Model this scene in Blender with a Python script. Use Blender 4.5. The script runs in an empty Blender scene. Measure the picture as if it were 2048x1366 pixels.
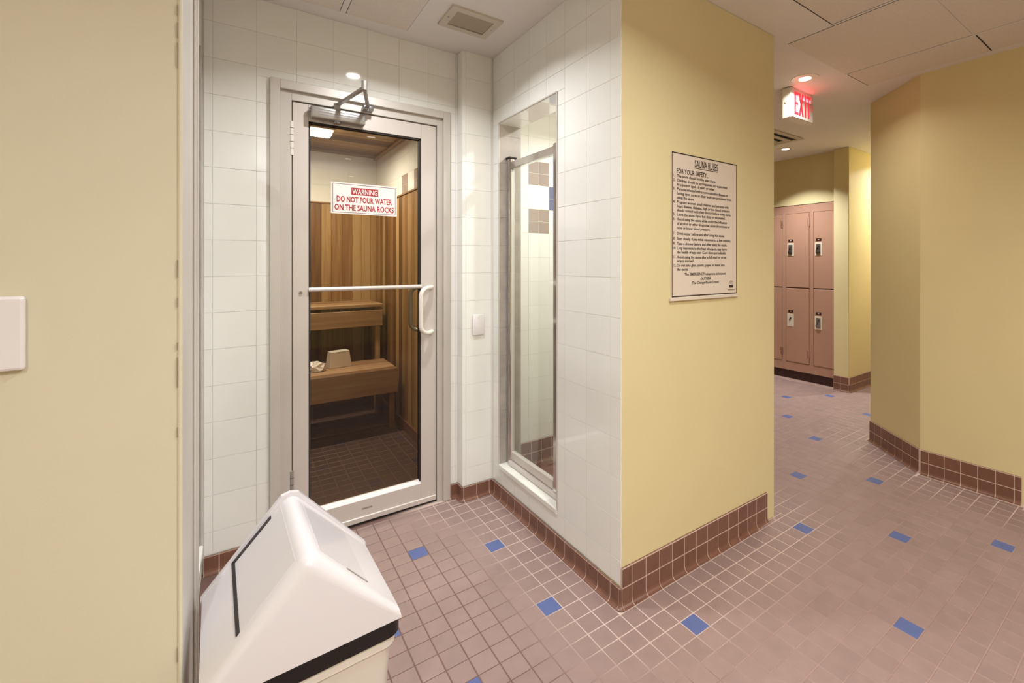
import bpy, bmesh, math, random
from mathutils import Matrix, Vector, Euler
random.seed(7)
C = bpy.context.scene.collection
SC = bpy.context.scene
PI = math.pi
R = math.radians

# ------------------------------------------------------------------ camera, world, exposure
H = 1.35                      # eye height
TH = 0.6231                   # heading, clockwise from +Y
cam_d = bpy.data.cameras.new('camera')
cam = bpy.data.objects.new('camera', cam_d); C.objects.link(cam)
cam.location = (0, 0, H); cam.rotation_euler = (R(90), 0, -TH)
cam_d.sensor_width = 36; cam_d.lens = 912 * 36 / 2048
cam_d.shift_x = (1024 - 1138) / 2048; cam_d.shift_y = -(683 - 525) / 2048
cam_d.clip_start = 0.02
SC.camera = cam
SC.view_settings.view_transform = 'Standard'; SC.view_settings.look = 'None'
SC.view_settings.gamma = 1; SC.view_settings.use_curve_mapping = False
SC.view_settings.exposure = 0.0
w = bpy.data.worlds.new('world'); SC.world = w; w.use_nodes = True
w.node_tree.nodes['Background'].inputs[0].default_value = (0.9, 0.85, 0.78, 1)
w.node_tree.nodes['Background'].inputs[1].default_value = 0.3

# added fill light behind the camera, aimed up to brighten the ceiling
fl_d = bpy.data.lights.new('ceiling_fill', 'AREA'); fl_d.shape = 'DISK'; fl_d.size = 0.5; fl_d.energy = 40; fl_d.color = (0.95, 0.98, 1.0); fl_d.spread = R(150)
fl_o = bpy.data.objects.new('ceiling_fill', fl_d); C.objects.link(fl_o)
fl_o.location = (0.8, -1.3, 1.5); fl_o.rotation_euler = (R(180), 0, 0)

CEIL = 2.555
T = 0.0786                    # floor tile pitch
GX, GY = 1.179, 1.3047        # a grout crossing
WARM = (0.97, 0.985, 1.0)
HALL = (1.0, 0.94, 0.84)

# ------------------------------------------------------------------ materials
def srgb(r, g, b):
    f = lambda c: (c/255/12.92) if c/255 <= 0.04045 else ((c/255+0.055)/1.055)**2.4
    return (f(r), f(g), f(b), 1)
def mat(name, col, rough=0.5, metal=0.0, spec=0.5, coat=0.0, var=0.0, scale=8.0, bump=0.0, bscale=60.0, objvar=0.0, emit=0.0, emcol=None):
    m = bpy.data.materials.new(name); m.use_nodes = True
    nt = m.node_tree; b = nt.nodes['Principled BSDF']
    b.inputs['Roughness'].default_value = rough; b.inputs['Metallic'].default_value = metal
    b.inputs['Specular IOR Level'].default_value = spec; b.inputs['Coat Weight'].default_value = coat
    b.inputs['Base Color'].default_value = col
    geo = nt.nodes.new('ShaderNodeNewGeometry')
    out = None
    if var > 0:
        n = nt.nodes.new('ShaderNodeTexNoise'); n.inputs['Scale'].default_value = scale; n.inputs['Detail'].default_value = 4
        nt.links.new(geo.outputs['Position'], n.inputs['Vector'])
        mr = nt.nodes.new('ShaderNodeMapRange'); mr.inputs[1].default_value = 0.3; mr.inputs[2].default_value = 0.7
        mr.inputs[3].default_value = 1-var; mr.inputs[4].default_value = 1+var
        nt.links.new(n.outputs['Fac'], mr.inputs[0]); out = mr.outputs[0]
    if objvar > 0:
        oi = nt.nodes.new('ShaderNodeObjectInfo')
        mr = nt.nodes.new('ShaderNodeMapRange'); mr.inputs[3].default_value = 1-objvar; mr.inputs[4].default_value = 1+objvar
        nt.links.new(oi.outputs['Random'], mr.inputs[0])
        if out is None: out = mr.outputs[0]
        else:
            mm = nt.nodes.new('ShaderNodeMath'); mm.operation = 'MULTIPLY'
            nt.links.new(out, mm.inputs[0]); nt.links.new(mr.outputs[0], mm.inputs[1]); out = mm.outputs[0]
    if out is not None:
        vm = nt.nodes.new('ShaderNodeVectorMath'); vm.operation = 'SCALE'; vm.inputs[0].default_value = col[:3]
        nt.links.new(out, vm.inputs['Scale']); nt.links.new(vm.outputs[0], b.inputs['Base Color'])
    if bump > 0:
        n2 = nt.nodes.new('ShaderNodeTexNoise'); n2.inputs['Scale'].default_value = bscale; n2.inputs['Detail'].default_value = 3
        nt.links.new(geo.outputs['Position'], n2.inputs['Vector'])
        bp = nt.nodes.new('ShaderNodeBump'); bp.inputs['Strength'].default_value = bump; bp.inputs['Distance'].default_value = 0.002
        nt.links.new(n2.outputs['Fac'], bp.inputs['Height']); nt.links.new(bp.outputs[0], b.inputs['Normal'])
    if emit > 0:
        b.inputs['Emission Color'].default_value = emcol or col; b.inputs['Emission Strength'].default_value = emit
    return m
def wood(name, cols, axis, rough=0.45):
    m = bpy.data.materials.new(name); m.use_nodes = True
    nt = m.node_tree; b = nt.nodes['Principled BSDF']; b.inputs['Roughness'].default_value = rough
    geo = nt.nodes.new('ShaderNodeNewGeometry'); oi = nt.nodes.new('ShaderNodeObjectInfo')
    mp = nt.nodes.new('ShaderNodeMapping')
    s = [28, 28, 28]; s[axis] = 1.6; mp.inputs['Scale'].default_value = s
    nt.links.new(geo.outputs['Position'], mp.inputs['Vector'])
    add = nt.nodes.new('ShaderNodeVectorMath'); add.operation = 'ADD'
    mul = nt.nodes.new('ShaderNodeVectorMath'); mul.operation = 'SCALE'; mul.inputs[0].default_value = (13.7, 29.1, 17.3)
    nt.links.new(oi.outputs['Random'], mul.inputs['Scale'])
    nt.links.new(mp.outputs[0], add.inputs[0]); nt.links.new(mul.outputs[0], add.inputs[1])
    n = nt.nodes.new('ShaderNodeTexNoise'); n.inputs['Scale'].default_value = 1.0; n.inputs['Detail'].default_value = 5; n.inputs['Distortion'].default_value = 0.6
    nt.links.new(add.outputs[0], n.inputs['Vector'])
    mx = nt.nodes.new('ShaderNodeMath'); mx.operation = 'MULTIPLY_ADD'; mx.inputs[1].default_value = 0.7
    mm = nt.nodes.new('ShaderNodeMath'); mm.operation = 'MULTIPLY_ADD'; mm.inputs[1].default_value = 0.8; mm.inputs[2].default_value = -0.28
    nt.links.new(oi.outputs['Random'], mm.inputs[0])
    nt.links.new(n.outputs['Fac'], mx.inputs[0]); nt.links.new(mm.outputs[0], mx.inputs[2])
    cr = nt.nodes.new('ShaderNodeValToRGB')
    cr.color_ramp.elements[0].position = 0.2; cr.color_ramp.elements[0].color = cols[0]
    cr.color_ramp.elements[1].position = 0.8; cr.color_ramp.elements[1].color = cols[2]
    e = cr.color_ramp.elements.new(0.5); e.color = cols[1]
    nt.links.new(mx.outputs[0], cr.inputs[0]); nt.links.new(cr.outputs[0], b.inputs['Base Color'])
    return m
def glass(name, tint, gloss=1.0, f0=0.04):
    m = bpy.data.materials.new(name); m.use_nodes = True
    nt = m.node_tree; nt.nodes.remove(nt.nodes['Principled BSDF'])
    out = nt.nodes['Material Output']
    t = nt.nodes.new('ShaderNodeBsdfTransparent'); t.inputs[0].default_value = tint
    g = nt.nodes.new('ShaderNodeBsdfGlossy'); g.inputs['Roughness'].default_value = 0.0; g.inputs[0].default_value = (gloss,)*3 + (1,)
    # Schlick reflectance from the unsigned angle, so front and back faces of the pane agree
    geo = nt.nodes.new('ShaderNodeNewGeometry')
    dot = nt.nodes.new('ShaderNodeVectorMath'); dot.operation = 'DOT_PRODUCT'
    nt.links.new(geo.outputs['Normal'], dot.inputs[0]); nt.links.new(geo.outputs['Incoming'], dot.inputs[1])
    def math_(op, a, b):
        n = nt.nodes.new('ShaderNodeMath'); n.operation = op
        for k, v in ((0, a), (1, b)):
            if v is None: continue
            if isinstance(v, (int, float)): n.inputs[k].default_value = v
            else: nt.links.new(v, n.inputs[k])
        return n.outputs[0]
    q = math_('POWER', math_('SUBTRACT', 1.0, math_('ABSOLUTE', dot.outputs['Value'], None)), 5.0)
    fac = math_('ADD', math_('MULTIPLY', q, 0.96), f0)
    mx = nt.nodes.new('ShaderNodeMixShader')
    nt.links.new(fac, mx.inputs[0]); nt.links.new(t.outputs[0], mx.inputs[1]); nt.links.new(g.outputs[0], mx.inputs[2])
    nt.links.new(mx.outputs[0], out.inputs['Surface'])
    return m
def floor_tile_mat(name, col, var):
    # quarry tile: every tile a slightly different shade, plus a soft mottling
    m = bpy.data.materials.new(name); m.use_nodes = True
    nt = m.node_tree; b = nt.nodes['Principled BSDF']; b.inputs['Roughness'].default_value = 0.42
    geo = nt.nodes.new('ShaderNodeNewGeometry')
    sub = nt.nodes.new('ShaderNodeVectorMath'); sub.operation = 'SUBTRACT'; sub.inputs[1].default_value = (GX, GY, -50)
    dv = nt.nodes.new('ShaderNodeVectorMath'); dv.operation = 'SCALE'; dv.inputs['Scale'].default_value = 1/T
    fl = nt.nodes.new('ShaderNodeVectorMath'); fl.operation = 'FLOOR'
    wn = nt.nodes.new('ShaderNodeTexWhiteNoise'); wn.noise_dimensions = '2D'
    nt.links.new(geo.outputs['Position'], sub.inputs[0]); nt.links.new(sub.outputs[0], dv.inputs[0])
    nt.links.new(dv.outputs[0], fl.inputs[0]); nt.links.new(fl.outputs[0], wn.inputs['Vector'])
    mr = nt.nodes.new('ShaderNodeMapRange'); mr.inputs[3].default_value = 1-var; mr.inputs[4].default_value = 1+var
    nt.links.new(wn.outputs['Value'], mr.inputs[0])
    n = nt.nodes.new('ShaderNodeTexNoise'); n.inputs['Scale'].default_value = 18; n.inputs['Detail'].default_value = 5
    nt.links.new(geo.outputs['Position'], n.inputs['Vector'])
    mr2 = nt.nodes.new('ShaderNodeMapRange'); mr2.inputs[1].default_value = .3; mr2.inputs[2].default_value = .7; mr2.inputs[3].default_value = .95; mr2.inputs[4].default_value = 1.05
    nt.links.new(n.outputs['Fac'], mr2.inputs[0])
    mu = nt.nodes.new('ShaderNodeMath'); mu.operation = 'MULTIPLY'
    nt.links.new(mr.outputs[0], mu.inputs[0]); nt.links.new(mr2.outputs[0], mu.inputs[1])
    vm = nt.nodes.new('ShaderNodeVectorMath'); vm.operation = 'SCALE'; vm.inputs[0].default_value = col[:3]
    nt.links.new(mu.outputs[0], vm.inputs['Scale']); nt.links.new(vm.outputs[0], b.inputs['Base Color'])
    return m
def grout_mat(name):
    # pale grout, worn dark where people walk (painted into the slab's colour attribute)
    m = bpy.data.materials.new(name); m.use_nodes = True
    nt = m.node_tree; b = nt.nodes['Principled BSDF']; b.inputs['Roughness'].default_value = 0.8
    at = nt.nodes.new('ShaderNodeAttribute'); at.attribute_name = 'wear'
    nt.links.new(at.outputs['Color'], b.inputs['Base Color'])
    return m

M = {}
M['yellow'] = mat('yellow_wall_paint', srgb(222, 207, 158), 0.55, var=0.015, scale=3, bump=0.08, bscale=220)
M['yellow_lit'] = mat('yellow_wall_lit', srgb(216, 209, 182), 0.5, var=0.02, scale=2.5, bump=0.06, bscale=200)  # yellow paint, made paler for the light on the left wall
M['ceiling'] = mat('ceiling_paint', srgb(232, 226, 220), 0.9, var=0.015, scale=4)
M['panel'] = mat('ceiling_board', srgb(226, 216, 204), 0.95, var=0.05, scale=160, bump=0.2, bscale=300)
M['tile'] = mat('white_glazed_tile', srgb(240, 239, 233), 0.06, spec=0.6, objvar=0.015, bump=0.05, bscale=14)
M['wgrout'] = mat('white_grout', srgb(232, 230, 222), 0.6)
M['floor_tile'] = floor_tile_mat('pink_quarry_tile', srgb(148, 124, 118), 0.05)
M['blue_tile'] = mat('blue_tile', srgb(86, 100, 148), 0.4, var=0.06, scale=30)
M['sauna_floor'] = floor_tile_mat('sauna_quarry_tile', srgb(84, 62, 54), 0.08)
M['grout'] = grout_mat('floor_grout')
M['base'] = mat('brown_base_tile', srgb(122, 84, 68), 0.28, objvar=0.08, var=0.06, scale=25)
M['base_grout'] = mat('base_grout', srgb(205, 180, 165), 0.8)
M['brown_tile'] = mat('brown_wall_tile', srgb(160, 140, 130), 0.25, objvar=0.03)
M['blue_wall_tile'] = mat('blue_wall_tile', srgb(92, 98, 140), 0.25)
M['alu'] = mat('satin_aluminium_paint', srgb(205, 198, 190), 0.38, metal=0.25, var=0.01, scale=5)
M['alu2'] = mat('aluminium_leaf', srgb(214, 205, 198), 0.35, metal=0.25)
M['closer'] = mat('closer_metal', srgb(176, 172, 166), 0.32, metal=0.7)
M['chrome'] = mat('chrome', srgb(205, 200, 196), 0.14, metal=1.0, var=0.08, scale=9)
M['dark'] = mat('dark_gap', srgb(38, 30, 26), 0.7)
M['cream'] = mat('cream_plastic', srgb(232, 226, 214), 0.35)
M['white'] = mat('white_plastic', srgb(235, 230, 230), 0.22, spec=0.5, coat=0.2)
M['lid'] = mat('white_bin_lid', srgb(224, 219, 220), 0.2, coat=0.3)
M['black'] = mat('black_band', srgb(16, 13, 13), 0.4)
M['jamb'] = mat('painted_jamb', srgb(208, 202, 194), 0.4, var=0.03, scale=6)
M['scuff'] = mat('scuffed_metal', srgb(150, 138, 130), 0.5, var=0.25, scale=14)
M['mirror_edge'] = mat('marble_sill', srgb(232, 230, 222), 0.2, var=0.04, scale=12)
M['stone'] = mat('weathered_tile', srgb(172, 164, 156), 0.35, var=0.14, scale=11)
M['glass'] = glass('clear_glass', (0.955, 0.97, 0.955, 1))
M['tinted'] = glass('bronze_glass', (0.85, 0.81, 0.72, 1), f0=0.022)
M['locker'] = mat('pink_locker_enamel', srgb(174, 134, 112), 0.4, var=0.02, scale=6)
M['seam'] = mat('locker_seam', srgb(104, 66, 52), 0.6)
M['plate_dark'] = mat('dark_number_plate', srgb(52, 26, 24), 0.35)
M['cup'] = mat('pale_latch_cup', srgb(214, 200, 180), 0.3)
M['steel'] = mat('steel', srgb(165, 165, 170), 0.25, metal=0.9)
M['toe'] = mat('dark_toe_kick', srgb(62, 32, 28), 0.5)
M['paper'] = mat('sign_paper', srgb(222, 208, 190), 0.5)
M['sign_white'] = mat('sign_white', srgb(244, 236, 230), 0.4)
M['ink'] = mat('dark_ink', srgb(52, 38, 30), 0.6)
M['red'] = mat('red_ink', srgb(176, 40, 48), 0.5)
M['redline'] = mat('maroon_line', srgb(120, 62, 62), 0.5)
M['exit_face'] = mat('exit_face', srgb(206, 196, 190), 0.5)
M['exit_red'] = mat('exit_red', srgb(215, 20, 40), 0.5, emit=0.55, emcol=(1.0, 0.06, 0.10, 1))
M['lamp'] = mat('lamp_lens', (1, 1, 1, 1), 0.4, emit=9.0, emcol=(1.0, 0.93, 0.86, 1))
M['sauna_lamp'] = mat('sauna_lamp_lens', (1, 1, 1, 1), 0.4, emit=11.0, emcol=(1.0, 0.98, 0.94, 1))
M['vent'] = mat('vent_metal', srgb(206, 196, 178), 0.5)
M['vent_slat'] = mat('vent_slat', srgb(176, 162, 142), 0.5)
cedar = [srgb(98, 64, 36), srgb(142, 102, 60), srgb(182, 148, 100)]
M['wood_z'] = wood('cedar_upright', cedar, 2)
M['wood_x'] = wood('cedar_lengthwise', cedar, 0)
M['wood_bench'] = wood('bench_board', [srgb(132, 96, 64), srgb(162, 124, 86), srgb(184, 148, 110)], 0)

# ------------------------------------------------------------------ mesh helpers
def link_mesh(name, me, m, parent=None):
    o = bpy.data.objects.new(name, me); C.objects.link(o)
    if m is not None and not me.materials: me.materials.append(m)
    if parent is not None: o.parent = parent
    return o
def from_bm(name, bm, m, parent=None, smooth=False):
    bmesh.ops.recalc_face_normals(bm, faces=bm.faces)
    me = bpy.data.meshes.new(name); bm.to_mesh(me); bm.free()
    if smooth:
        for p in me.polygons: p.use_smooth = True
        try: me.set_sharp_from_angle(angle=R(38))
        except Exception: pass
    return link_mesh(name, me, m, parent)
def B_box(bm, x0, x1, y0, y1, z0, z1, bev=0.0, seg=1, mtx=None):
    mt = Matrix.Translation(((x0+x1)/2, (y0+y1)/2, (z0+z1)/2)) @ Matrix.Diagonal((abs(x1-x0), abs(y1-y0), abs(z1-z0), 1))
    r = bmesh.ops.create_cube(bm, size=1, matrix=(mtx @ mt) if mtx else mt)
    if bev > 0:
        ed = list({e for v in r['verts'] for e in v.link_edges})
        bmesh.ops.bevel(bm, geom=ed, offset=bev, segments=seg, affect='EDGES', profile=0.5)
def B_cyl(bm, p0, p1, r0, r1=None, n=16):
    p0, p1 = Vector(p0), Vector(p1); d = p1-p0
    q = d.to_track_quat('Z', 'Y').to_matrix().to_4x4()
    bmesh.ops.create_cone(bm, cap_ends=True, segments=n, radius1=r0, radius2=r1 if r1 is not None else r0, depth=d.length,
                          matrix=Matrix.Translation((p0+p1)/2) @ q)
def B_tube(bm, pts, r, n=10):
    pts = [Vector(p) for p in pts]; rings = []
    for i, p in enumerate(pts):
        t = (pts[min(i+1, len(pts)-1)] - pts[max(i-1, 0)]).normalized()
        q = t.to_track_quat('Z', 'Y').to_matrix()
        rings.append([bm.verts.new(p + q @ Vector((r*math.cos(2*PI*k/n), r*math.sin(2*PI*k/n), 0))) for k in range(n)])
    for a, b in zip(rings, rings[1:]):
        # match start index to avoid twist
        best = min(range(n), key=lambda s: sum((a[k].co-b[(k+s) % n].co).length for k in range(n)))
        for k in range(n):
            bm.faces.new((a[k], a[(k+1) % n], b[(k+1+best) % n], b[(k+best) % n]))
    bm.faces.new(rings[0]); bm.faces.new(rings[-1])
def arc(p0, pc, p1, n=6):
    p0, pc, p1 = Vector(p0), Vector(pc), Vector(p1)
    return [((1-t)**2)*p0 + 2*t*(1-t)*pc + t*t*p1 for t in [k/n for k in range(n+1)]]
def box(name, x0, x1, y0, y1, z0, z1, m, parent=None, bev=0.0, seg=1, smooth=False):
    bm = bmesh.new(); B_box(bm, x0, x1, y0, y1, z0, z1, bev, seg)
    return from_bm(name, bm, m, parent, smooth)
def boxes(name, lst, m, parent=None, bev=0.0):
    bm = bmesh.new()
    for b in lst: B_box(bm, *b, bev=bev)
    return from_bm(name, bm, m, parent)
def thing(name, label, cat, loc, rotz=0.0, group=None):
    o = bpy.data.objects.new(name, None); C.objects.link(o); o.empty_display_size = 0.05
    o.location = loc; o.rotation_euler = (0, 0, rotz)
    o['label'] = label; o['category'] = cat; o['kind'] = 'thing'
    if group: o['group'] = group
    return o
def struct(o): o['kind'] = 'structure'; return o
def struct_empty(name):
    o = bpy.data.objects.new(name, None); C.objects.link(o); o['kind'] = 'structure'; return o

# tiles: one bevelled plate per size, shared between alike pieces
_plates = {}
def plate_mesh(w, h, d, bev, m):
    k = (round(w, 4), round(h, 4), round(d, 4), round(bev, 4), m.name)
    if k in _plates: return _plates[k]
    a, b = w/2, h/2; i, j = a-bev, b-bev; t = d-bev*0.6
    v = [(-a, -b, 0), (a, -b, 0), (a, b, 0), (-a, b, 0), (-a, -b, t), (a, -b, t), (a, b, t), (-a, b, t), (-i, -j, d), (i, -j, d), (i, j, d), (-i, j, d)]
    f = [(3, 2, 1, 0), (8, 9, 10, 11)]
    for q in range(4):
        r = (q+1) % 4
        f += [(q, r, 4+r, 4+q), (4+q, 4+r, 8+r, 8+q)]
    me = bpy.data.meshes.new('plate'); me.from_pydata(v, [], f); me.materials.append(m)
    _plates[k] = me; return me
FR = {  # wall frames: u direction, v direction, outward normal
    'S': (Vector((1, 0, 0)), Vector((0, 0, 1)), Vector((0, -1, 0))),     # faces -y
    'N': (Vector((-1, 0, 0)), Vector((0, 0, 1)), Vector((0, 1, 0))),
    'W': (Vector((0, -1, 0)), Vector((0, 0, 1)), Vector((-1, 0, 0))),    # faces -x
    'E': (Vector((0, 1, 0)), Vector((0, 0, 1)), Vector((1, 0, 0))),
    'U': (Vector((1, 0, 0)), Vector((0, 1, 0)), Vector((0, 0, 1))),
    'D': (Vector((1, 0, 0)), Vector((0, -1, 0)), Vector((0, 0, -1)))}
def place_plate(name, centre, frame, w, h, d, bev, m, parent, tilt=0.0):
    o = bpy.data.objects.new(name, plate_mesh(w, h, d, bev, m)); C.objects.link(o)
    u, v, n = FR[frame]
    mt = Matrix((u, v, n)).transposed()
    if tilt: mt = mt @ Euler((random.uniform(-tilt, tilt), random.uniform(-tilt, tilt), 0)).to_matrix()
    o.matrix_world = Matrix.Translation(centre) @ mt.to_4x4()
    if parent is not None: o.parent = parent
    return o
def cuts(lo, hi, off, pitch):
    k = math.ceil((lo-off)/pitch + 1e-6); xs = [lo]
    while off + k*pitch < hi - 1e-6: xs.append(off+k*pitch); k += 1
    return xs + [hi]
def subtract(r, h):
    x0, x1, y0, y1 = r; a0, a1, b0, b1 = h
    if a1 <= x0+1e-6 or a0 >= x1-1e-6 or b1 <= y0+1e-6 or b0 >= y1-1e-6: return [r]
    out = []
    if b1 < y1: out.append((x0, x1, b1, y1))
    if b0 > y0: out.append((x0, x1, y0, b0))
    m0, m1 = max(y0, b0), min(y1, b1)
    if a0 > x0: out.append((x0, a0, m0, m1))
    if a1 < x1: out.append((a1, x1, m0, m1))
    return out
def tile_wall(parent, frame, plane, u_range, z_range, uo, zo, pu, pz, m, holes=(), gap=0.0010, d=0.0026, bev=0.0007, pick=None, tilt=0.0016, name='tile'):
    """frame S/N: u is x at y=plane; W/E: u is y at x=plane; one object per tile"""
    us = cuts(*u_range, uo, pu); zs = cuts(*z_range, zo, pz)
    for i in range(len(us)-1):
        for j in range(len(zs)-1):
            rs = [(us[i], us[i+1], zs[j], zs[j+1])]
            for h in holes:
                rs = [q for r in rs for q in subtract(r, h)]
            for (a0, a1, b0, b1) in rs:
                ww, hh = a1-a0-gap, b1-b0-gap
                if ww < 0.008 or hh < 0.008: continue
                cu, cz = (a0+a1)/2, (b0+b1)/2
                c = (cu, plane, cz) if frame in 'SN' else (plane, cu, cz)
                mm = pick(i, j, cu, cz) if pick else m
                if mm is None: continue
                if isinstance(mm, tuple):     # a cell made of four small tiles
                    mq = mm[0]
                    for su in (-.25, .25):
                        for sz in (-.25, .25):
                            cc = (cu+su*(a1-a0), plane, cz+sz*(b1-b0)) if frame in 'SN' else (plane, cu+su*(a1-a0), cz+sz*(b1-b0))
                            place_plate(name, cc, frame, (a1-a0)/2-0.004, (b1-b0)/2-0.004, d, bev, mq, parent)
                    continue
                place_plate(name, c, frame, ww, hh, d, bev, mm, parent, tilt)

# coved base tiles
_base = {}
def base_mesh(L, top, m, cove=True):
    k = (round(L, 4), round(top, 4), m.name, cove)
    if k in _base: return _base[k]
    t = 0.009
    if cove: prof = [(0.001, 0.001), (0.0255, 0.001), (0.0255, 0.003), (0.018, 0.0055), (0.0125, 0.011), (t+0.0006, 0.02), (t, 0.03), (t, top-0.0035), (t-0.0025, top-0.001), (0.001, top-0.001)]
    else: prof = [(0.001, 0.001), (t-0.001, 0.001), (t, 0.002), (t, top-0.006), (t-0.004, top-0.001), (0.001, top-0.001)]
    g = 0.0018; n = len(prof)
    v = [(g, a, b) for a, b in prof] + [(L-g, a, b) for a, b in prof]
    f = [tuple(range(n)), tuple(range(2*n-1, n-1, -1))] + [((i+1) % n, i, n+i, n+(i+1) % n) for i in range(n)]
    me = bpy.data.meshes.new('base_tile'); me.from_pydata(v, [], f); me.materials.append(m)
    _base[k] = me; return me
def baseboard(name, p0, p1, rows=1, off=0.0, m=None, h=0.0775, z=0.0):
    """coved tiles from p0 to p1; the wall lies to the right of travel p0 -> p1, tiles stand on the left"""
    root = struct_empty(name); m = m or M['base']
    p0, p1 = Vector((*p0, 0)), Vector((*p1, 0)); d = (p1-p0); L = d.length; d.normalize()
    nrm = Vector((-d.y, d.x, 0))
    rot = Matrix((d, nrm, Vector((0, 0, 1)))).transposed().to_4x4()
    bm = bmesh.new()
    bp = [(0, 0.0), (0.025, 0.0), (0.025, 0.0022), (0.0175, 0.0048), (0.0119, 0.0105), (0.0090, 0.0195), (0.0084, 0.03), (0.0084, rows*h-0.002), (0, rows*h-0.002)]
    va = [bm.verts.new((0, a, b)) for a, b in bp]; vb = [bm.verts.new((L, a, b)) for a, b in bp]
    bm.faces.new(va); bm.faces.new(vb[::-1])
    for i in range(len(bp)):
        k = (i+1) % len(bp); bm.faces.new((va[k], va[i], vb[i], vb[k]))
    g = from_bm('grout_bed', bm, M['base_grout'], root); g.matrix_world = Matrix.Translation(p0+Vector((0, 0, z))) @ rot
    xs = cuts(0, L, off, T)
    for a, b in zip(xs, xs[1:]):
        if b-a < 0.006: continue
        for r in range(rows):
            o = bpy.data.objects.new('base_tile', base_mesh(b-a, h, m, r == 0)); C.objects.link(o)
            o.matrix_world = Matrix.Translation(p0 + d*a + Vector((0, 0, z + r*h))) @ rot
            o.parent = root
    return root

def base_corner(root, x, y, a0, top=0.0775):
    # rounded outside corner in the same coved profile
    t = 0.009
    prof = [(0.0255, 0.001), (0.0255, 0.003), (0.018, 0.0055), (0.0125, 0.011), (t+0.0006, 0.02), (t, 0.03), (t, top-0.0035), (t-0.0025, top-0.001), (0.0005, top-0.001)]
    bm = bmesh.new()
    rg = [[bm.verts.new((x+a*math.cos(R(a0+18*k)), y+a*math.sin(R(a0+18*k)), b)) for a, b in prof] for k in range(6)]
    for p, q in zip(rg, rg[1:]):
        for i in range(len(prof)-1): bm.faces.new((p[i], q[i], q[i+1], p[i+1]))
    from_bm('corner_tile', bm, M['base'], root, True)

# text as a thin mesh, lying in a frame's plane
_fontcache = {}
def text_me(s, bold=0.0):
    k = (s, bold)
    if k not in _fontcache:
        cu = bpy.data.curves.new('lettering', 'FONT'); cu.body = s; cu.size = 1.0; cu.resolution_u = 2
        cu.offset = bold; cu.extrude = 0.0
        o = bpy.data.objects.new('lettering_tmp', cu); C.objects.link(o)
        dg = bpy.context.evaluated_depsgraph_get(); dg.update()
        me = bpy.data.meshes.new_from_object(o.evaluated_get(dg))
        bpy.data.objects.remove(o); bpy.data.curves.remove(cu)
        _fontcache[k] = me
    return _fontcache[k].copy()
def write(parent, s, x, z, cap, m, frame='S', plane=0.0, xs=1.0, width=None, align='L', bold=0.0, name='lettering'):
    """baseline-left (or centre) at u=x, height z; cap = capital height in metres"""
    me = text_me(s, bold); co = [v.co for v in me.vertices]
    x0, x1 = min(c.x for c in co), max(c.x for c in co)
    sc = cap/0.729
    sx = sc*xs if width is None else width/(x1-x0)
    sh = {'L': x0, 'C': (x0+x1)/2, 'R': x1}[align] if align != 'L' else x0
    for v in me.vertices: v.co = Vector(((v.co.x-sh)*sx, v.co.y*sc, 0))
    me.materials.clear(); me.materials.append(m)
    o = bpy.data.objects.new(name, me); C.objects.link(o)
    u, vv, n = FR[frame]
    c = (x, plane, z) if frame in 'SN' else (plane, x, z)
    o.matrix_world = Matrix.Translation(c) @ Matrix((u, vv, n)).transposed().to_4x4()
    if parent is not None: o.parent = parent; o.matrix_parent_inverse = Matrix.Translation(-parent.location)
    return o

# ------------------------------------------------------------------ walls
Y = M['yellow']
XL, XR = -0.133, 1.205        # alcove side walls (tile faces)
YF = 1.331                    # yellow face of the pier
YB = 2.52                     # tile face of the door wall
WP = 0.158; ZP = 0.1592; ZO = 0.334

struct(boxes('wall_left', [(-1.75, -0.27, 1.2, 1.34, 0, CEIL), (-0.27, -0.0985, 1.2, 1.2025, 0, CEIL)], M['yellow_lit']))
struct(box('wall_west', -1.85, -1.7, -3.1, 1.34, 0, CEIL, Y))
struct(box('wall_south', -1.85, 5.2, -3.2, -3.05, 0, CEIL, Y))
struct(box('wall_pier_front', XR+0.0045, 2.30, YF, YF+0.14, 0, CEIL, Y, bev=0.004))
struct(box('wall_pier_right', 2.17, 2.2999, YF+0.14, 4.95, 0, CEIL, Y))
# right wall with its diagonal, one solid mass seen from two sides
bm = bmesh.new()
pl = [(3.533, 0.575), (3.533, 1.06), (3.875, 1.474), (6.7, 1.474), (6.7, 1.32), (3.95, 1.32), (3.69, 1.0), (3.69, 0.735), (5.2, 0.735), (5.2, 0.575)]
vs = [bm.verts.new((x, y, 0)) for x, y in pl]; vt = [bm.verts.new((x, y, CEIL)) for x, y in pl]
for i in range(len(pl)):
    j = (i+1) % len(pl); bm.faces.new((vs[i], vs[j], vt[j], vt[i]))
bm.faces.new(vt); bm.faces.new(vs[::-1])
struct(from_bm('wall_right', bm, Y))
struct(box('wall_right_end', 5.06, 5.2, -3.06, 0.575, 0, CEIL, Y))
struct(box('wall_far_pillar', 5.125, 6.7, 2.15, 2.30, 0, CEIL, Y, bev=0.004))
struct(box('wall_far_right', 6.7, 6.85, 1.32, 2.30, 0, CEIL, Y))
struct(box('wall_locker_back', 5.66, 5.8, 2.30, 4.95, 0, CEIL, Y))
struct(box('wall_bulkhead', 5.19, 5.66, 2.301, 4.95, 2.012, CEIL, Y))
struct(box('wall_locker_end', 2.17, 5.8, 4.95, 5.1, 0, CEIL, Y))

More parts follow.
